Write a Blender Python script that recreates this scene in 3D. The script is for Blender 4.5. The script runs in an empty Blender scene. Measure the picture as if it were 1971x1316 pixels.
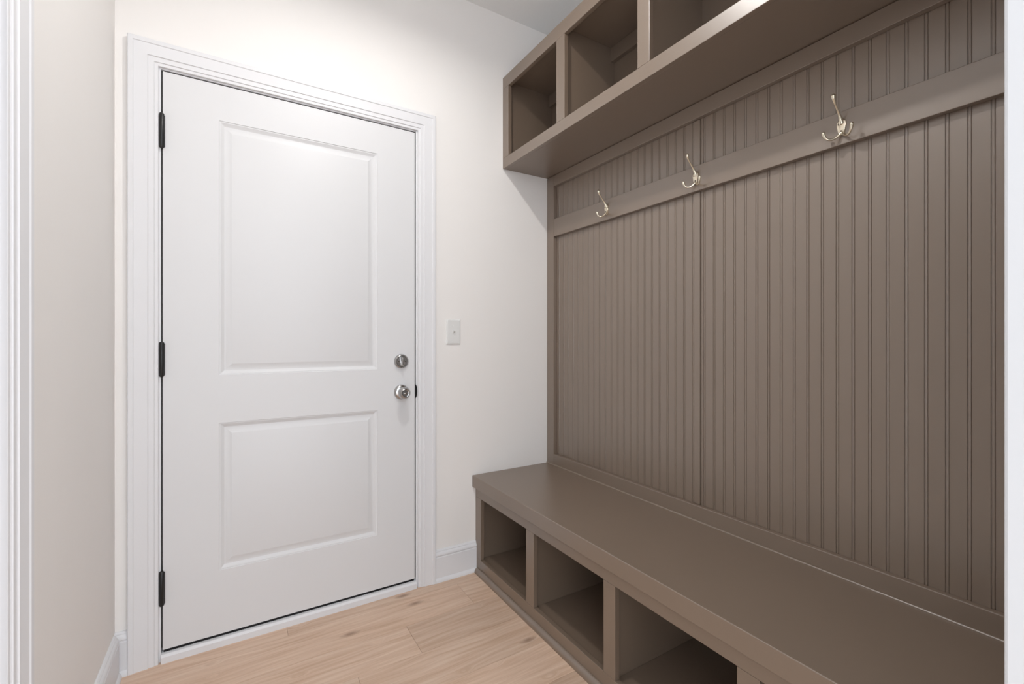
import bpy, bmesh, math, random
from mathutils import Vector, Matrix
random.seed(7)
C = bpy.context.scene.collection

# ------------------------------------------------------------------ materials
def srgb(r, g, b):
    f = lambda c: (c/255/12.92) if c/255 <= .04045 else ((c/255+.055)/1.055)**2.4
    return (f(r), f(g), f(b), 1)

def new_mat(name):
    m = bpy.data.materials.new(name); m.use_nodes = True
    nt = m.node_tree; nt.nodes.clear()
    out = nt.nodes.new('ShaderNodeOutputMaterial')
    b = nt.nodes.new('ShaderNodeBsdfPrincipled')
    nt.links.new(b.outputs[0], out.inputs[0])
    return m, nt, b

def paint(name, col, rough=.5, var=.03, bump=.02, scale=60, spec=.5, metal=0.0, stretch=(1, 1, 1)):
    """painted / plain surface: faint mottling in colour, fine roller texture in the bump"""
    m, nt, b = new_mat(name)
    tc = nt.nodes.new('ShaderNodeTexCoord')
    mp = nt.nodes.new('ShaderNodeMapping'); mp.inputs['Scale'].default_value = stretch
    nt.links.new(tc.outputs['Object'], mp.inputs[0])
    n1 = nt.nodes.new('ShaderNodeTexNoise'); n1.inputs['Scale'].default_value = 3.0; n1.inputs['Detail'].default_value = 3
    n2 = nt.nodes.new('ShaderNodeTexNoise'); n2.inputs['Scale'].default_value = scale; n2.inputs['Detail'].default_value = 3
    nt.links.new(mp.outputs[0], n1.inputs['Vector']); nt.links.new(mp.outputs[0], n2.inputs['Vector'])
    mix = nt.nodes.new('ShaderNodeMix'); mix.data_type = 'RGBA'
    mix.inputs[6].default_value = tuple(c*(1-var) for c in col[:3])+(1,)
    mix.inputs[7].default_value = tuple(min(1, c*(1+var)) for c in col[:3])+(1,)
    nt.links.new(n1.outputs['Fac'], mix.inputs[0]); nt.links.new(mix.outputs[2], b.inputs['Base Color'])
    bp = nt.nodes.new('ShaderNodeBump'); bp.inputs['Strength'].default_value = bump; bp.inputs['Distance'].default_value = .002
    nt.links.new(n2.outputs['Fac'], bp.inputs['Height']); nt.links.new(bp.outputs[0], b.inputs['Normal'])
    b.inputs['Roughness'].default_value = rough
    b.inputs['Specular IOR Level'].default_value = spec
    b.inputs['Metallic'].default_value = metal
    return m

M = {}
M['wall'] = paint('wall_paint', srgb(238, 235, 232), .75, .015, .03, 160, .3)
M['ceiling'] = paint('ceiling_paint', srgb(238, 238, 237), .9, .01, .05, 120, .2)
M['white'] = paint('white_trim_enamel', srgb(226, 226, 228), .38, .006, .015, 40, .4)
M['end'] = paint('toned_down_wall_end_paint', srgb(192, 192, 193), .8, .01, .03, 160, .2)  # white wall end greyed in colour to hold down the strong daylight there
M['door'] = paint('white_door_enamel', srgb(221, 221, 222), .42, .006, .02, 50, .4)
M['brown'] = paint('taupe_cabinet_paint', srgb(119, 102, 87), .36, .03, .05, 38, 1.0)
M['brown'].node_tree.nodes['Principled BSDF'].inputs['IOR'].default_value = 1.7
M['black'] = paint('black_metal', srgb(15, 15, 16), .4, .1, .03, 90, .5)
M['rubber'] = paint('black_rubber', srgb(14, 14, 15), .6, .1, .05, 90, .3)
M['nickel'] = paint('satin_nickel', srgb(228, 218, 198), .24, .03, .02, 200, .5, 1.0)
M['steel'] = paint('brushed_nickel', srgb(182, 181, 180), .22, .05, .02, 200, .5, 1.0)
M['plate'] = paint('white_plastic', srgb(225, 225, 223), .35, .005, .01, 60, .5)
M['screw'] = paint('dark_screw', srgb(95, 88, 78), .4, .1, .02, 100, .5, 1.0)

def lamp_mat():
    m = bpy.data.materials.new('lamp_glass'); m.use_nodes = True
    nt = m.node_tree; nt.nodes.clear()
    out = nt.nodes.new('ShaderNodeOutputMaterial'); e = nt.nodes.new('ShaderNodeEmission')
    lw = nt.nodes.new('ShaderNodeTexNoise'); lw.inputs['Scale'].default_value = 4
    mix = nt.nodes.new('ShaderNodeMix'); mix.data_type = 'RGBA'
    mix.inputs[6].default_value = (1, .975, .945, 1); mix.inputs[7].default_value = (1, .985, .96, 1)
    nt.links.new(lw.outputs['Fac'], mix.inputs[0]); nt.links.new(mix.outputs[2], e.inputs[0])
    e.inputs[1].default_value = LAMP
    nt.links.new(e.outputs[0], out.inputs[0]); return m
LAMP = 1080.0
M['lamp'] = lamp_mat()

def floor_mat():
    m, nt, b = new_mat('oak_plank')
    N = nt.nodes.new; L = nt.links.new
    tc = N('ShaderNodeTexCoord'); geo = N('ShaderNodeNewGeometry')
    # shift the grain from plank to plank
    sh = N('ShaderNodeMath'); sh.operation = 'MULTIPLY'; sh.inputs[1].default_value = 37.0
    L(geo.outputs['Random Per Island'], sh.inputs[0])
    cx = N('ShaderNodeCombineXYZ'); L(sh.outputs[0], cx.inputs[0]); L(sh.outputs[0], cx.inputs[2])
    add = N('ShaderNodeVectorMath'); add.operation = 'ADD'; L(tc.outputs['Object'], add.inputs[0]); L(cx.outputs[0], add.inputs[1])
    # low-frequency wander of the grain
    mw = N('ShaderNodeMapping'); mw.inputs['Scale'].default_value = (1.6, 5, 1); L(add.outputs[0], mw.inputs[0])
    nw = N('ShaderNodeTexNoise'); nw.inputs['Scale'].default_value = 1.6; nw.inputs['Detail'].default_value = 2; L(mw.outputs[0], nw.inputs['Vector'])
    # knots
    mk = N('ShaderNodeMapping'); mk.inputs['Scale'].default_value = (3.2, 8.5, 1); L(add.outputs[0], mk.inputs[0])
    vk = N('ShaderNodeTexVoronoi'); vk.inputs['Scale'].default_value = 1.0; vk.voronoi_dimensions = '2D'; L(mk.outputs[0], vk.inputs['Vector'])
    kd = N('ShaderNodeMapRange'); kd.inputs[1].default_value = .02; kd.inputs[2].default_value = .14; kd.inputs[3].default_value = 1; kd.inputs[4].default_value = 0
    L(vk.outputs['Distance'], kd.inputs[0])
    sep = N('ShaderNodeSeparateColor'); L(vk.outputs['Color'], sep.inputs[0])
    gt = N('ShaderNodeMath'); gt.operation = 'GREATER_THAN'; gt.inputs[1].default_value = .60; L(sep.outputs[0], gt.inputs[0])
    kn = N('ShaderNodeMath'); kn.operation = 'MULTIPLY'; L(kd.outputs[0], kn.inputs[0]); L(gt.outputs[0], kn.inputs[1])
    # grain coordinates, bent by the wander and by the knots
    bend = N('ShaderNodeMath'); bend.operation = 'MULTIPLY_ADD'; bend.inputs[1].default_value = .045
    L(nw.outputs['Fac'], bend.inputs[0])
    kb = N('ShaderNodeMath'); kb.operation = 'MULTIPLY'; kb.inputs[1].default_value = .02; L(kd.outputs[0], kb.inputs[0]); L(kb.outputs[0], bend.inputs[2])
    cb = N('ShaderNodeCombineXYZ'); L(bend.outputs[0], cb.inputs[1])
    ad2 = N('ShaderNodeVectorMath'); ad2.operation = 'ADD'; L(add.outputs[0], ad2.inputs[0]); L(cb.outputs[0], ad2.inputs[1])
    mg = N('ShaderNodeMapping'); mg.inputs['Scale'].default_value = (1.3, 26, 1); L(ad2.outputs[0], mg.inputs[0])
    ng = N('ShaderNodeTexNoise'); ng.inputs['Scale'].default_value = 2.2; ng.inputs['Detail'].default_value = 6; ng.inputs['Roughness'].default_value = .6; L(mg.outputs[0], ng.inputs['Vector'])
    mf = N('ShaderNodeMapping'); mf.inputs['Scale'].default_value = (6, 190, 1); L(ad2.outputs[0], mf.inputs[0])
    nf = N('ShaderNodeTexNoise'); nf.inputs['Scale'].default_value = 2.0; nf.inputs['Detail'].default_value = 3; L(mf.outputs[0], nf.inputs['Vector'])
    ramp = N('ShaderNodeValToRGB'); cr = ramp.color_ramp
    cr.elements[0].position = .25; cr.elements[0].color = srgb(190, 157, 131)
    cr.elements[1].position = .75; cr.elements[1].color = srgb(222, 199, 179)
    e = cr.elements.new(.5); e.color = srgb(209, 180, 157)
    L(ng.outputs['Fac'], ramp.inputs[0])
    fine = N('ShaderNodeMapRange'); fine.inputs[1].default_value = .25; fine.inputs[2].default_value = .75; fine.inputs[3].default_value = .93; fine.inputs[4].default_value = 1.05
    L(nf.outputs['Fac'], fine.inputs[0])
    m1 = N('ShaderNodeVectorMath'); m1.operation = 'SCALE'; L(ramp.outputs[0], m1.inputs[0]); L(fine.outputs[0], m1.inputs['Scale'])
    tint = N('ShaderNodeMapRange'); tint.inputs[3].default_value = .90; tint.inputs[4].default_value = 1.07; L(geo.outputs['Random Per Island'], tint.inputs[0])
    m2 = N('ShaderNodeVectorMath'); m2.operation = 'SCALE'; L(m1.outputs[0], m2.inputs[0]); L(tint.outputs[0], m2.inputs['Scale'])
    mixk = N('ShaderNodeMix'); mixk.data_type = 'RGBA'; mixk.inputs[7].default_value = srgb(112, 80, 60)
    kf = N('ShaderNodeMath'); kf.operation = 'MULTIPLY'; kf.inputs[1].default_value = .62; L(kn.outputs[0], kf.inputs[0])
    L(kf.outputs[0], mixk.inputs[0]); L(m2.outputs[0], mixk.inputs[6]); L(mixk.outputs[2], b.inputs['Base Color'])
    bp = N('ShaderNodeBump'); bp.inputs['Strength'].default_value = .06; bp.inputs['Distance'].default_value = .001
    L(nf.outputs['Fac'], bp.inputs['Height']); L(bp.outputs[0], b.inputs['Normal'])
    b.inputs['Roughness'].default_value = .48; b.inputs['Specular IOR Level'].default_value = .4
    return m
M['floor'] = floor_mat()

# ------------------------------------------------------------------ mesh helpers
def box(bm, x0, x1, y0, y1, z0, z1, bev=0.0, seg=2):
    vs = [bm.verts.new((x, y, z)) for x in (x0, x1) for y in (y0, y1) for z in (z0, z1)]
    fs = [(0, 1, 3, 2), (4, 6, 7, 5), (0, 4, 5, 1), (2, 3, 7, 6), (0, 2, 6, 4), (1, 5, 7, 3)]
    faces = [bm.faces.new([vs[i] for i in f]) for f in fs]
    if bev > 0:
        es = list({e for f in faces for e in f.edges})
        bmesh.ops.bevel(bm, geom=es, offset=bev, segments=seg, affect='EDGES', profile=.5)

def tube(bm, pts, radii, seg=14, sub=6, flat=None):
    """round bar swept along a smooth path with a radius at each control point"""
    P = [Vector(p) for p in pts]; n = len(P); path = []; rad = []
    for i in range(n-1):
        p0 = P[max(i-1, 0)]; p1 = P[i]; p2 = P[i+1]; p3 = P[min(i+2, n-1)]
        for k in range(sub):
            t = k/sub
            path.append(.5*((2*p1)+(p2-p0)*t+(2*p0-5*p1+4*p2-p3)*t*t+(3*p1-p0-3*p2+p3)*t**3))
            s = t*t*(3-2*t); rad.append(radii[i]*(1-s)+radii[i+1]*s)
    path.append(P[-1]); rad.append(radii[-1])
    # round the far end
    tan = (path[-1]-path[-2]).normalized(); r = rad[-1]; last = path[-1]
    for a in (30, 60, 80):
        path.append(last+tan*r*math.sin(math.radians(a))); rad.append(r*math.cos(math.radians(a)))
    rings = []; up = Vector((0, 0, 1))
    nrm = None
    for i, p in enumerate(path):
        t = (path[min(i+1, len(path)-1)]-path[max(i-1, 0)]).normalized()
        if nrm is None:
            nrm = t.cross(up)
            if nrm.length < .1: nrm = t.cross(Vector((0, 1, 0)))
        nrm = (nrm-t*nrm.dot(t)).normalized(); bi = t.cross(nrm)
        rings.append([bm.verts.new(p+(nrm*math.cos(2*math.pi*j/seg)+bi*math.sin(2*math.pi*j/seg))*rad[i]) for j in range(seg)])
    for a, b in zip(rings, rings[1:]):
        for j in range(seg):
            bm.faces.new((a[j], a[(j+1) % seg], b[(j+1) % seg], b[j]))
    bm.faces.new(rings[0][::-1]); bm.faces.new(rings[-1])

def lathe(bm, prof, centre, axis, seg=40):
    """profile of (distance along axis, radius) spun round an axis"""
    a = Vector(axis).normalized(); u = a.orthogonal().normalized(); v = a.cross(u); c = Vector(centre)
    rings = []
    for d, r in prof:
        if r < 1e-6: rings.append([bm.verts.new(c+a*d)])
        else: rings.append([bm.verts.new(c+a*d+(u*math.cos(2*math.pi*j/seg)+v*math.sin(2*math.pi*j/seg))*r) for j in range(seg)])
    for p, q in zip(rings, rings[1:]):
        for j in range(seg):
            k = (j+1) % seg
            if len(p) == 1 and len(q) == 1: continue
            if len(p) == 1: bm.faces.new((p[0], q[j], q[k]))
            elif len(q) == 1: bm.faces.new((p[j], p[k], q[0]))
            else: bm.faces.new((p[j], p[k], q[k], q[j]))
    if len(rings[0]) > 1: bm.faces.new(rings[0])
    if len(rings[-1]) > 1: bm.faces.new(rings[-1])

def sweep(bm, sections):
    """closed loops of points, joined in order and capped"""
    rings = [[bm.verts.new(p) for p in s] for s in sections]
    n = len(rings[0])
    for a, b in zip(rings, rings[1:]):
        for j in range(n): bm.faces.new((a[j], a[(j+1) % n], b[(j+1) % n], b[j]))
    bm.faces.new(rings[0]); bm.faces.new(rings[-1])

def link(name, bm, mat, parent=None, smooth=False, angle=35):
    bmesh.ops.recalc_face_normals(bm, faces=bm.faces)
    me = bpy.data.meshes.new(name); bm.to_mesh(me); bm.free()
    me.materials.append(mat)
    o = bpy.data.objects.new(name, me); C.objects.link(o)
    if smooth:
        me.shade_smooth(); me.set_sharp_from_angle(angle=math.radians(angle))
    if parent:
        o.parent = parent; o.matrix_parent_inverse = Matrix.Translation(-parent.location)
    return o

def part(name, mat, parent, *boxes, bev=.0015, label=None):
    bm = bmesh.new()
    for b in boxes: box(bm, *b, bev=bev)
    o = link(name, bm, mat, parent)
    if label: o['label'] = label
    return o

def tag(o, label, cat, group=None, kind=None):
    o['label'] = label; o['category'] = cat
    if group: o['group'] = group
    if kind: o['kind'] = kind
    return o

def thing(name, loc, label, cat, group=None, kind=None):
    o = bpy.data.objects.new(name, None); C.objects.link(o); o.location = loc; o.empty_display_size = .05
    return tag(o, label, cat, group, kind)

# ------------------------------------------------------------------ dimensions (metres)
D = 1.996            # inner face of the wall with the door
XLW = -.341          # inner face of the left wall
XP = 1.4388          # face of the locker rails
XS = 1.459           # face of the beadboard sheets
XR = 1.466           # wall behind the lockers
YW = .130            # face of the short wall that closes the locker recess
HC = 2.768           # ceiling height
YB = -0.9            # how far the room runs on behind
DX0, DX1, DZ0, DZ1 = -.2135, .7005, .0415, 2.0665     # door slab
JX0, JX1, JZ1 = -.2178, .7060, 2.0718                 # inside faces of the jambs

# ------------------------------------------------------------------ the room
bm = bmesh.new()
box(bm, XLW-.12, JX0-.03, D, D+.14, 0, HC)
box(bm, JX1+.03, XR+.12, D, D+.14, 0, HC)
box(bm, JX0-.03, JX1+.03, D, D+.14, JZ1+.03, HC)
tag(link('wall_back', bm, M['wall']), 'warm off-white wall around the white entry door', 'wall', kind='structure')

# left wall with a second doorway near the camera
LO0, LO1, LOZ = .20, 1.112, 2.075
bm = bmesh.new()
box(bm, XLW-.12, XLW, LO1+.02, D, 0, HC)
box(bm, XLW-.12, XLW, -.10, LO0-.02, 0, HC)
box(bm, XLW-.12, XLW, LO0-.02, LO1+.02, LOZ+.02, HC)
tag(link('wall_left', bm, M['wall']), 'off-white side wall left of the entry door', 'wall', kind='structure')

bm = bmesh.new()
box(bm, XR, XR+.12, YW+.0005, D, 0, HC)
tag(link('wall_right', bm, M['wall']), 'off-white wall behind the brown locker, seen above nothing else', 'wall', kind='structure')
bpy.data.objects['wall_right']['label'] = 'wall behind the taupe locker and beadboard'

# short return wall at the near end of the lockers
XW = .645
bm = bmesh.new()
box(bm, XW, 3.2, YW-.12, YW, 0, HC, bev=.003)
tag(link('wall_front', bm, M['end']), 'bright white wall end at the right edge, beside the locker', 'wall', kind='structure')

bm = bmesh.new(); box(bm, XLW-.12, XR+.12, YB, D+.14, HC, HC+.1); box(bm, XR+.1205, 3.2, YB, YW, HC, HC+.1)
tag(link('ceiling', bm, M['ceiling']), 'flat pale grey-white ceiling above the door wall', 'ceiling', kind='structure')

# floor: oak-look planks running along the door wall
bm = bmesh.new()
rw = .178; y = 1.567-rw*24; row = -24
while y < D+.1:
    if row == 0: j0 = .578
    elif row == 1: j0 = .877
    else: j0 = random.uniform(0, 1.22)
    x = j0-1.22*3; xe = 3.2 if y+rw < YW else XR+.1
    while x < xe:
        a, b_ = max(x, XLW-.1), min(x+1.22, xe)
        if b_-a > .01:
            g = .00035
            box(bm, a+g, b_-g, y+g, min(y+rw, D+.1)-g, -.012, 0, bev=.0006, seg=1)
        x += 1.22
    y += rw; row += 1
box(bm, XLW-.12, XR+.12, YB, D+.14, -.06, -.0121)
tag(link('floor', bm, M['floor']), 'light oak plank floor in front of the door', 'floor', kind='structure')

# ---- baseboards: tall flat board, stepped cap, quarter-round shoe at the floor
BASE = [(0, 0), (.022, 0), (.0225, .004), (.0205, .011), (.0165, .017), (.0145, .0185), (.0145, .1125), (.0125, .1150), (.0125, .1185),
        (.0150, .1210), (.0150, .1260), (.0120, .1330), (.0085, .1365), (.0085, .1400), (.0050, .1450), (0, .1460)]
def baseboard(name, p0, p1, out, label):
    bm = bmesh.new(); o = Vector(out)
    sweep(bm, [[Vector(p)+o*d+Vector((0, 0, z)) for d, z in BASE] for p in (p0, p1)])
    tag(link(name, bm, M['white'], smooth=True, angle=30), label, 'baseboard', kind='structure')
baseboard('baseboard_back', (.7955, D, 0), (1.0085, D, 0), (0, -1, 0), 'short white baseboard between the door casing and the bench')
baseboard('baseboard_corner', (XLW, D, 0), (-.3068, D, 0), (0, -1, 0), 'tiny white baseboard piece squeezed into the corner left of the door')
baseboard('baseboard_left', (XLW, 1.2005, 0), (XLW, D-.0235, 0), (1, 0, 0), 'white baseboard running along the left wall')

# ---- door casings: one mitred moulding round three sides
CAS = [(0, 0), (0, .0085), (.0015, .0098), (.0095, .0100), (.0110, .0112), (.0118, .0132), (.0180, .0128), (.0265, .0128), (.0282, .0140),
       (.0292, .0160), (.0620, .0172), (.0655, .0180), (.0680, .0204), (.0800, .0204), (.0825, .0180), (.0825, 0)]
def casing(name, a0, a1, ztop, place, label):
    """a0/a1: inner edges along the wall; place(a, d, z) -> world point"""
    bm = bmesh.new(); s = []
    s.append([place(a0-w, d, 0) for w, d in CAS]); s.append([place(a0-w, d, ztop+w) for w, d in CAS])
    s.append([place(a1+w, d, ztop+w) for w, d in CAS]); s.append([place(a1+w, d, 0) for w, d in CAS])
    sweep(bm, s)
    tag(link(name, bm, M['white'], smooth=True, angle=25), label, 'door casing', kind='structure')
casing('trim_1', JX0-.0065, JX1+.0075, JZ1+.0045, lambda a, d, z: Vector((a, D-d, z)), 'white moulded casing framing the entry door')
casing('trim_2', LO0-.005, LO1+.005, LOZ+.005, lambda a, d, z: Vector((XLW+d, a, z)), 'white moulded door casing at the left edge of the view')

# jambs and stop of the entry door
bm = bmesh.new()
box(bm, JX0-.028, JX0, D, D+.14, 0, JZ1+.028, bev=.001)
box(bm, JX1, JX1+.028, D, D+.14, 0, JZ1+.028, bev=.001)
box(bm, JX0, JX1, D, D+.14, JZ1, JZ1+.028, bev=.001)
box(bm, JX0, JX0+.012, D+.049, D+.14, .033, JZ1)
box(bm, JX1-.012, JX1, D+.049, D+.14, .033, JZ1)
box(bm, JX0+.012, JX1-.012, D+.049, D+.14, JZ1-.012, JZ1)
tag(link('trim_3', bm, M['white']), 'white door jamb showing as a thin edge around the entry door', 'door jamb', kind='structure')
# black strips added to stand in for shade in the gap round the slab
bm = bmesh.new()
box(bm, JX0+.0003, DX0-.0003, D+.010, D+.045, .045, JZ1-.0003)
box(bm, DX1+.0003, JX1-.0003, D+.004, D+.045, .045, JZ1-.0003)
box(bm, DX0, DX1, D+.006, D+.045, DZ1+.0003, JZ1-.0003)
tag(link('trim_4', bm, M['rubber']), 'thin black strip added as shade in the gap around the entry door', 'weatherstrip', kind='structure')
# sill
bm = bmesh.new()
sec = [(-.014, 0), (-.014, .022), (-.008, .0295), (.004, .031), (.14, .033), (.14, 0)]
sweep(bm, [[Vector((x, D+a, z)) for a, z in sec] for x in (JX0+.0006, JX1-.0006)])
tag(link('trim_5', bm, M['white']), 'white threshold strip under the entry door', 'threshold', kind='structure')

# ---- the entry door: one moulded slab with two sunk panels
def panel_slab(bm, x0, x1, z0, z1, panels, place, thick):
    """front face with moulded panels; place(x, depth, z)"""
    rings_prof = [(0, 0), (.0012, .0022), (.0050, .0026), (.0135, .0075), (.0165, .0088), (.0195, .0088), (.0235, .0078), (.0360, .0040), (.0400, .0026), (.0415, .0022)]
    xs = sorted({x0, x1}|{p[0] for p in panels}|{p[1] for p in panels}); zs = sorted({z0, z1}|{p[2] for p in panels}|{p[3] for p in panels})
    V = {}
    def v(x, d, z):
        k = (round(x, 5), round(d, 5), round(z, 5))
        if k not in V: V[k] = bm.verts.new(place(x, d, z))
        return V[k]
    for i in range(len(xs)-1):
        for j in range(len(zs)-1):
            cx, cz = (xs[i]+xs[i+1])/2, (zs[j]+zs[j+1])/2
            if any(p[0] < cx < p[1] and p[2] < cz < p[3] for p in panels): continue
            bm.faces.new((v(xs[i], 0, zs[j]), v(xs[i+1], 0, zs[j]), v(xs[i+1], 0, zs[j+1]), v(xs[i], 0, zs[j+1])))
    for (a, b, c, d) in panels:
        rr = [[v(a+w, h, c+w), v(b-w, h, c+w), v(b-w, h, d-w), v(a+w, h, d-w)] for w, h in rings_prof]
        for p, q in zip(rr, rr[1:]):
            for k in range(4): bm.faces.new((p[k], p[(k+1) % 4], q[(k+1) % 4], q[k]))
        bm.faces.new(rr[-1])
    # sides and back
    edge = [(x, z0) for x in xs]+[(x1, z) for z in zs[1:]]+[(x, z1) for x in reversed(xs[:-1])]+[(x0, z) for z in reversed(zs[1:-1])]
    n = len(edge)
    for k in range(n):
        (xa, za), (xb, zb) = edge[k], edge[(k+1) % n]
        bm.faces.new((v(xa, 0, za), v(xa, thick, za), v(xb, thick, zb), v(xb, 0, zb)))
    bm.faces.new([v(x, thick, z) for x, z in edge])

door = thing('door_1', (DX0, D, 0), 'white two-panel entry door with silver knob and black hinges', 'door', kind='structure')
bm = bmesh.new()
panel_slab(bm, DX0, DX1, DZ0, DZ1, [(-.0475, .5335, .9965, 1.936), (-.0475, .5335, .2755, .8195)], lambda x, d, z: Vector((x, D+d, z)), .044)
link('door_slab', bm, M['door'], door, smooth=True, angle=20)
# sweep along the bottom edge
part('door_sweep', M['rubber'], door, (DX0+.002, DX1-.002, D+.003, D+.040, .0315, .0413), bev=.001, label='black rubber sweep under the door')
# hinges: barrel of five knuckles with finials, leaf edge beside it
for zc in (1.8565, 1.0585, .2595):
    bm = bmesh.new(); r = .0075; x = -.2155; yc = D-.0062; h = .0575
    lathe(bm, [(-h-.0035, 0), (-h-.0035, .0045), (-h-.001, .0068), (-h, r), (h, r), (h+.001, .0068), (h+.0035, .0045), (h+.0035, 0)], (x, yc, zc), (0, 0, 1), 20)
    hg = link('hinge', bm, M['black'], door, smooth=True); hg['label'] = 'black butt hinge'
    bm = bmesh.new()
    for k in range(4):
        zz = zc-h+2*h*(k+1)/5
        lathe(bm, [(-.0006, r+.0003), (.0006, r+.0003)], (x, yc, zz), (0, 0, 1), 20)
    box(bm, x-.0045, x+.0095, D-.0022, D-.0002, zc-h+.002, zc+h-.002, bev=.0005)
    lf = link('hinge_leaf', bm, M['black'], hg); lf['label'] = 'knuckle joints and leaf edge of the hinge'

# deadbolt
kx = .6375
db = bmesh.new()
lathe(db, [(0, .0318), (.004, .0322), (.008, .0315), (.0115, .0290), (.0135, .0262), (.0135, .0240), (.0118, .0228), (.0118, .0175), (.0128, .0165), (.0128, .0120), (.0140, .0110), (.0140, 0)], (kx, D, 1.030), (0, -1, 0))
dbo = link('deadbolt', db, M['steel'], door, smooth=True); dbo['label'] = 'round satin deadbolt with thumb turn'
bm = bmesh.new()
Lp = [(0, -.0235), (.0042, -.019), (.0062, -.006), (.0062, .006), (.0040, .019), (0, .0225), (-.0040, .019), (-.0055, .006), (-.0055, -.006), (-.0042, -.019)]
tl = math.radians(9)
def turn(d, s):
    return [Vector((kx+(a*math.cos(tl)-b*math.sin(tl))*s, D-.013-d, 1.030+(a*math.sin(tl)+b*math.cos(tl))*(.5+.5*s))) for a, b in Lp]
sweep(bm, [turn(0, 1.0), turn(.011, .95), turn(.016, .75), turn(.018, .4)])
link('thumb_turn', bm, M['steel'], dbo, smooth=True, angle=40)
for s in (-1, 1):
    bm = bmesh.new(); lathe(bm, [(0, .0028), (.0012, .0026), (.0016, .0014), (.0016, 0)], (kx+s*.0145, D-.0117, 1.030), (0, -1, 0), 14)
    link('screw', bm, M['screw'], dbo, smooth=True)
# knob
kb = bmesh.new()
lathe(kb, [(0, .0328), (.003, .0332), (.006, .0326), (.0105, .0290), (.0130, .0235), (.0140, .0170), (.0150, .0145)], (kx, D, .8925), (0, -1, 0))
kr = link('door_knob', kb, M['steel'], door, smooth=True, angle=50); kr['label'] = 'round satin knob with turn button'
bm = bmesh.new()
lathe(bm, [(.0130, .0125), (.0200, .0122), (.0260, .0150), (.0310, .0212), (.0370, .0252), (.0440, .0266), (.0510, .0258), (.0570, .0228), (.0610, .0185), (.0625, .0160), (.0618, .0140), (.0590, .0132), (.0590, 0)], (kx, D, .8925), (0, -1, 0))
link('knob_ball', bm, M['steel'], kr, smooth=True, angle=50)
bm = bmesh.new()
Lq = [(-.0100, 0), (-.007, .0030), (0, .0040), (.007, .0030), (.0100, 0), (.007, -.0030), (0, -.0040), (-.007, -.0030)]
lathe(bm, [(0, .0118), (.0012, .0112), (.0012, 0)], (kx, D-.0592, .8925), (0, -1, 0), 28)
sweep(bm, [[Vector((kx+a*s, D-.0600-d, .8925+b*s)) for a, b in Lq] for d, s in ((0, 1), (.006, .9), (.008, .6))])
link('turn_button', bm, M['steel'], kr, smooth=True, angle=45)
# strike plate lip on the jamb
bm = bmesh.new()
sec = [(0.0065*math.sin(math.pi*k/14), .8925-.031*math.cos(math.pi*k/14)) for k in range(15)]
sweep(bm, [[Vector((.7025+a*1.35, D+yy, z)) for a, z in sec] for yy in (.012, -.0015, -.0035)])
tag(link('strike_plate', bm, M['black'], smooth=True, angle=40), 'black strike plate lip on the right door jamb beside the knob', 'strike plate')

# unseen box added behind the left-wall doorway for a dark reflection (only its casing reaches into the view)
bm = bmesh.new()
box(bm, XLW-.12, XLW, LO0-.02, LO0, 0, LOZ+.02); box(bm, XLW-.12, XLW, LO1, LO1+.02, 0, LOZ+.02); box(bm, XLW-.12, XLW, LO0, LO1, LOZ, LOZ+.02)
tag(link('trim_6', bm, M['white']), 'white jamb lining the doorway in the left wall', 'door jamb', kind='structure')
bm = bmesh.new()
cx0, cx1, cy0, cy1 = XLW-1.3, XLW-.121, .06, 1.45
box(bm, cx0-.1, cx0, cy0-.1, cy1+.1, -.06, 2.5); box(bm, cx0, cx1, cy0-.1, cy0, -.06, 2.5); box(bm, cx0, cx1, cy1, cy1+.1, -.06, 2.5)
box(bm, cx0-.1, cx1, cy0-.1, cy1+.1, 2.5, 2.6); box(bm, cx0, cx1, cy0, cy1, -.06, -.001)
tag(link('wall_dark_box', bm, M['wall']), 'unseen box added behind the doorway in the left wall to darken its reflection', 'wall', kind='structure')

# ------------------------------------------------------------------ light switch
sx, sz = .8905, 1.1635
sw = thing('light_switch', (sx, D, sz), 'white toggle light switch on the wall right of the door', 'light switch')
bm = bmesh.new()
def rect(w, h, d): return [Vector((sx+a*w, D-d, sz+b*h)) for a, b in ((-1, -1), (1, -1), (1, 1), (-1, 1))]
sweep(bm, [rect(.0362, .0590, 0), rect(.0362, .0590, .0030), rect(.0350, .0578, .0046), rect(.0315, .0543, .0062), rect(.0300, .0528, .0064)])
box(bm, sx-.0062, sx+.0062, D-.0070, D-.006, sz-.0125, sz+.0125, bev=.0004)
link('cover_plate', bm, M['plate'], sw)
bm = bmesh.new()
sweep(bm, [[Vector((sx+a, D-.0068-d, sz+b+o)) for a, b in ((-.0042, -.0060), (.0042, -.0060), (.0042, .0060), (-.0042, .0060))] for d, o in ((0, 0), (.002, .001))]
      + [[Vector((sx+a, D-.0188, sz+b)) for a, b in ((-.0034, .0042), (.0034, .0042), (.0034, .0105), (-.0034, .0105))]])
link('toggle', bm, M['plate'], sw)
for s in (-1, 1):
    bm = bmesh.new(); lathe(bm, [(0, .0030), (.0007, .0027), (.0010, .0012), (.0010, 0)], (sx, D-.0064, sz+s*.0302), (0, -1, 0), 14)
    link('screw', bm, M['plate'], sw, smooth=True)

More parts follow.
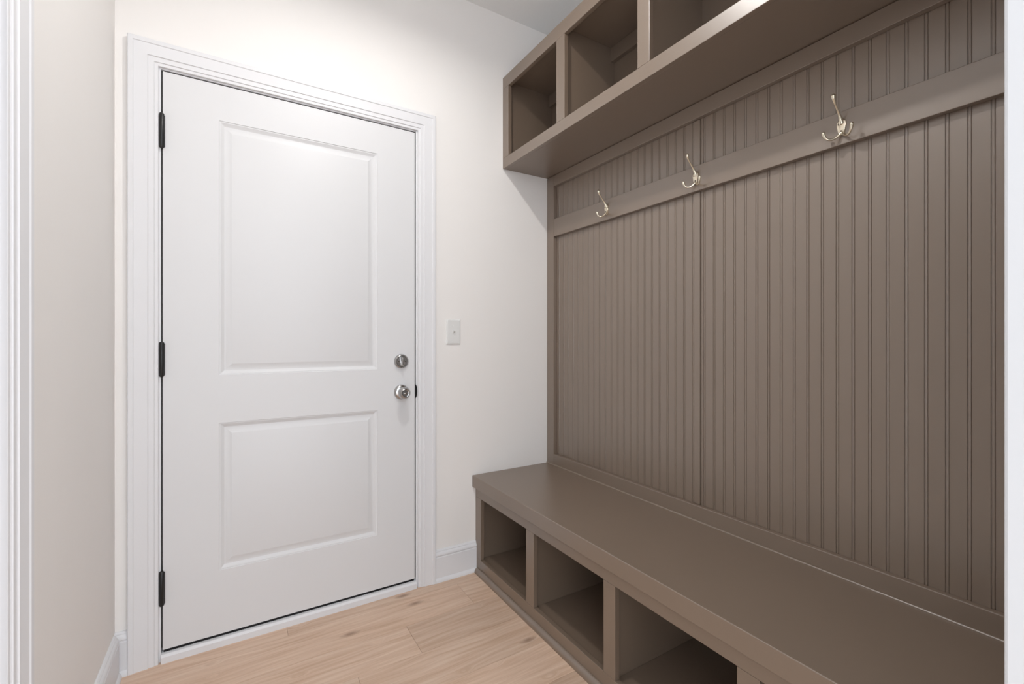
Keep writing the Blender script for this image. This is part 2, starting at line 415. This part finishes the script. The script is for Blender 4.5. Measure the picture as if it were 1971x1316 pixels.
# ------------------------------------------------------------------ beadboard back panel
G = .0012
bp_ = thing('wall_panel', (XS, 1.06, .466), 'taupe beadboard back panel with flat rails between bench and cubbies', 'wall panel')
def sheet(name, y0, y1, beads, label):
    prof = [(-.0045, 0), (-.0038, .0018), (-.0028, .0020), (-.0018, .0004), (0, 0), (.0018, .0004), (.0028, .0020), (.0038, .0018), (.0045, 0)]
    ys = [(y0, 0)]
    for b in sorted(beads): ys += [(b+a, d) for a, d in prof]
    ys.append((y1, 0))
    bm = bmesh.new()
    z0, z1 = .4675, 1.990
    a = [bm.verts.new((XS+d, y, z0)) for y, d in ys]; b = [bm.verts.new((XS+d, y, z1)) for y, d in ys]
    for k in range(len(ys)-1): bm.faces.new((a[k], a[k+1], b[k+1], b[k]))
    a2 = [bm.verts.new((XR-.0005, y, z)) for y, z in ((y0, z0), (y1, z0), (y1, z1), (y0, z1))]
    bm.faces.new((a2[0], a2[3], a2[2], a2[1]))
    bm.faces.new((a[0], b[0], a2[3], a2[0])); bm.faces.new((a[-1], a2[1], a2[2], b[-1]))
    bm.faces.new(a+[a2[1], a2[0]]); bm.faces.new(b+[a2[2], a2[3]])
    o = link(name, bm, M['brown'], bp_); o['label'] = label
sheet('beadboard_sheet', 1.0618, D-G, [1.1342+.039*k for k in range(-1, 22)], 'left beadboard sheet by the back wall')
sheet('beadboard_sheet', YW+G, 1.0604, [1.0466-.0388*k for k in range(23)], 'right beadboard sheet')
part('seam_batten', M['brown'], bp_, (XS-.0055, XS-.0002, 1.0622, 1.0880, .524, 1.668), (XS-.0055, XS-.0002, 1.0622, 1.0880, 1.763, 1.933), bev=.0012)
part('stile', M['brown'], bp_, (XP, XS-.0003, 1.9355, D-G, .4675, 1.990), label='left end stile against the back wall')
part('stile', M['brown'], bp_, (XP, XS-.0003, YW+G, .190, .4675, 1.990), label='right end stile')
part('top_rail', M['brown'], bp_, (XP, XS-.0003, .1905, 1.935, 1.9345, 1.990))
part('hook_rail', M['brown'], bp_, (XP, XS-.0003, .1905, 1.935, 1.6690, 1.7610), label='flat horizontal rail carrying the hooks')
part('bottom_rail', M['brown'], bp_, (XP, XS-.0003, .1905, 1.935, .4664, .5225), bev=.0022)
bm = bmesh.new()
q = [(0, 0)]+[(-.0045*math.cos(math.radians(t)), .0045*math.sin(math.radians(t))) for t in range(0, 91, 15)]
sweep(bm, [[Vector((XP-.0001+a, y, .4661+z)) for a, z in q] for y in (YW+G, D-G)])
link('caulk_bead', bm, M['brown'], bp_, smooth=True, angle=50)

# ------------------------------------------------------------------ overhead cubby cabinet
XC = 1.163
OP = [(1.940, 1.545), (1.4895, 1.0920), (1.0395, .6385), (.5845, .1900)]       # openings, far to near
cab = thing('cubby_cabinet', (XC, D, 1.9915), 'taupe overhead cubby cabinet mounted above the hook rail', 'cabinet')
Z0, Z1 = 1.9915, 2.4515
EY0, EY1 = YW+G, D-G
part('bottom_rail', M['brown'], cab, (XC, XC+.019, EY0, EY1, Z0, 2.0420))
part('top_rail', M['brown'], cab, (XC, XC+.019, EY0, EY1, 2.3910, Z1))
st = [(EY1, OP[0][0]), (OP[0][1], OP[1][0]), (OP[1][1], OP[2][0]), (OP[2][1], OP[3][0]), (OP[3][1], EY0)]
for a, b in st:
    part('stile', M['brown'], cab, (XC+.0001, XC+.019, b, a, 2.0423, 2.3907), bev=.001)
part('bottom_panel', M['brown'], cab, (XC+.0192, XS, EY0, EY1, Z0+.0005, 2.0120), bev=.0008)
part('top_panel', M['brown'], cab, (XC+.0192, XS, EY0, EY1, 2.4310, Z1-.0005), bev=.0008)
for k, (a, b) in enumerate(st):
    c = (a+b)/2
    if k == 0: y0, y1 = D-.019, EY1
    elif k == 4: y0, y1 = EY0, YW+.019
    else: y0, y1 = c-.009, c+.009
    part('divider', M['brown'], cab, (XC+.0192, XS, y0, y1, 2.0122, 2.4308), bev=.0005)
part('back_panel', M['brown'], cab, (XS+.0003, XR-.0005, EY0, EY1, Z0+.0005, Z1-.0005), bev=.0005)
for k in range(4):
    y0 = YW+.0195 if k == 3 else sum(st[k+1])/2+.0095
    y1 = D-.0195 if k == 0 else sum(st[k])/2-.0095
    part('back_rail', M['brown'], cab, (XP, XS-.0002, y0, y1, 2.3675, 2.4305), bev=.001)

# ------------------------------------------------------------------ bench with cubbies
XB = 1.009
bn = thing('storage_bench', (XB, D, 0), 'taupe bench base with open shoe cubbies along the floor', 'bench')
part('top_rail', M['brown'], bn, (XB, XB+.019, EY0, EY1, .3610, .4095))
part('bottom_rail', M['brown'], bn, (XB, XB+.019, EY0, EY1, 0, .0665))
OB = [(1.940, 1.5445), (1.4885, 1.0915), (1.0385, .6380), (.5825, .1900)]
sb = [(EY1, OB[0][0]), (OB[0][1], OB[1][0]), (OB[1][1], OB[2][0]), (OB[2][1], OB[3][0]), (OB[3][1], EY0)]
for k, (a, b) in enumerate(sb):
    part('stile', M['brown'], bn, (XB+.0001, XB+.019, b, a, .0668, .3607), bev=.001)
    c = (a+b)/2
    if k == 0: y0, y1 = D-.019, EY1
    elif k == 4: y0, y1 = EY0, YW+.019
    else: y0, y1 = c-.009, c+.009
    part('divider', M['brown'], bn, (XB+.0192, XS, y0, y1, .0562, .4093), bev=.0005)
part('bottom_panel', M['brown'], bn, (XB+.0192, XS, EY0, EY1, .0380, .0560), bev=.0005)
part('back_panel', M['brown'], bn, (XS+.0003, XR-.0005, EY0, EY1, .0005, .4095), bev=.0005)
bm = bmesh.new()
q = [(0, 0)]+[(-.0175*math.cos(math.radians(t)), .0225*math.sin(math.radians(t))) for t in range(0, 91, 10)]
sweep(bm, [[Vector((XB-.0002+a, y, z)) for a, z in q] for y in (EY0, D-.0235)])
link('shoe_molding', bm, M['brown'], bn, smooth=True, angle=50)

bt = bmesh.new()
box(bt, .9905, XR-.0005, EY0, EY1, .4100, .4660, bev=.0025, seg=3)
tag(link('bench_seat', bt, M['brown']), 'long taupe bench seat board with thick front edge', 'bench seat')

# ------------------------------------------------------------------ coat hooks
def bezier_hook(name, y, label):
    h = thing(name, (XP, y, 1.715), label, 'coat hook', 'three-pronged coat hooks on the rail')
    X = XP-.0003
    bm = bmesh.new()
    out = [(-.0072, -.0195), (.0072, -.0195), (.0092, -.008), (.0118, .006), (.0112, .0150), (.0066, .0215), (0, .0240), (-.0066, .0215), (-.0112, .0150), (-.0118, .006), (-.0092, -.008)]
    sweep(bm, [[Vector((X-d, y+a*s, 1.7155+b*s)) for a, b in out] for d, s in ((0, 1), (.0035, 1), (.0055, .93), (.0062, .8))])
    link('base_plate', bm, M['nickel'], h, smooth=True, angle=40)
    bm = bmesh.new()
    tube(bm, [(X-.002, y, 1.7260), (X-.0075, y, 1.7360), (X-.0170, y, 1.7480), (X-.0330, y, 1.7640), (X-.0440, y, 1.7760), (X-.0485, y, 1.7850), (X-.0490, y, 1.7890)],
         [.0080, .0056, .0034, .0027, .0036, .0056, .0060])
    link('upper_prong', bm, M['nickel'], h, smooth=True, angle=60)
    for s in (-1, 1):
        bm = bmesh.new()
        tube(bm, [(X-.0030, y, 1.7000), (X-.0070, y+s*.0060, 1.6930), (X-.0130, y+s*.0160, 1.6860), (X-.0200, y+s*.0255, 1.6865), (X-.0250, y+s*.0315, 1.6940), (X-.0270, y+s*.0340, 1.7020), (X-.0272, y+s*.0345, 1.7055)],
             [.0048, .0036, .0030, .0031, .0038, .0048, .0050])
        link('lower_prong', bm, M['nickel'], h, smooth=True, angle=60)
    for zz, yy in ((1.7240, .0055), (1.7045, 0)):
        bm = bmesh.new()
        lathe(bm, [(0, .0026), (.0008, .0024), (.0011, .0012), (.0011, 0)], (X-.0060, y+yy, zz), (-1, 0, 0), 14)
        link('screw', bm, M['screw'], h, smooth=True)
    return h
bezier_hook('coat_hook', 1.5330, 'brass-toned coat hook nearest the back wall, smallest in view')
bezier_hook('coat_hook', 1.0665, 'middle brass-toned coat hook, beside the panel seam strip')
bezier_hook('coat_hook', .6000, 'largest brass-toned coat hook, nearest the white wall end')

# ------------------------------------------------------------------ ceiling lamp (above the frame)
lx, ly = .43, 1.07
cl = thing('ceiling_light', (lx, ly, HC), 'ceiling downlight above the middle of the room with an added black light-shaping rim', 'ceiling light')
bm = bmesh.new(); lathe(bm, [(0, .080), (.030, .080), (.032, .078), (.032, .072), (.030, .070), (.0105, .066), (.0105, 0)], (lx, ly, HC), (0, 0, -1), 48)  # black rim added and shaped to keep lamp light off the upper wall
link('added_baffle', bm, M['black'], cl, smooth=True)
bm = bmesh.new()
lathe(bm, [(.0112, .035)]+[(.0115+.006*math.sin(math.radians(t)), .035*math.cos(math.radians(t))) for t in range(0, 90, 9)]+[(.0175, 0)], (lx, ly, HC), (0, 0, -1), 40)
link('lens', bm, M['lamp'], cl, smooth=True, angle=80)

# ------------------------------------------------------------------ daylight
w = bpy.data.worlds.new('World'); bpy.context.scene.world = w; w.use_nodes = True
bg = w.node_tree.nodes['Background']; bg.inputs[0].default_value = (.91, .962, 1.03, 1); bg.inputs[1].default_value = 3.6

# ------------------------------------------------------------------ camera
cd = bpy.data.cameras.new('camera'); cam = bpy.data.objects.new('camera', cd); C.objects.link(cam)
cd.sensor_width = 36; cd.lens = 16.0; cd.shift_y = -6/1971; cd.clip_start = .01
cam.location = (0, 0, 1.130); cam.rotation_euler = (math.radians(90), 0, -math.radians(31.41))
s = bpy.context.scene; s.camera = cam
s.view_settings.view_transform = 'Standard'; s.view_settings.look = 'None'
s.view_settings.gamma = 1; s.view_settings.use_curve_mapping = False
s.view_settings.exposure = 0.0
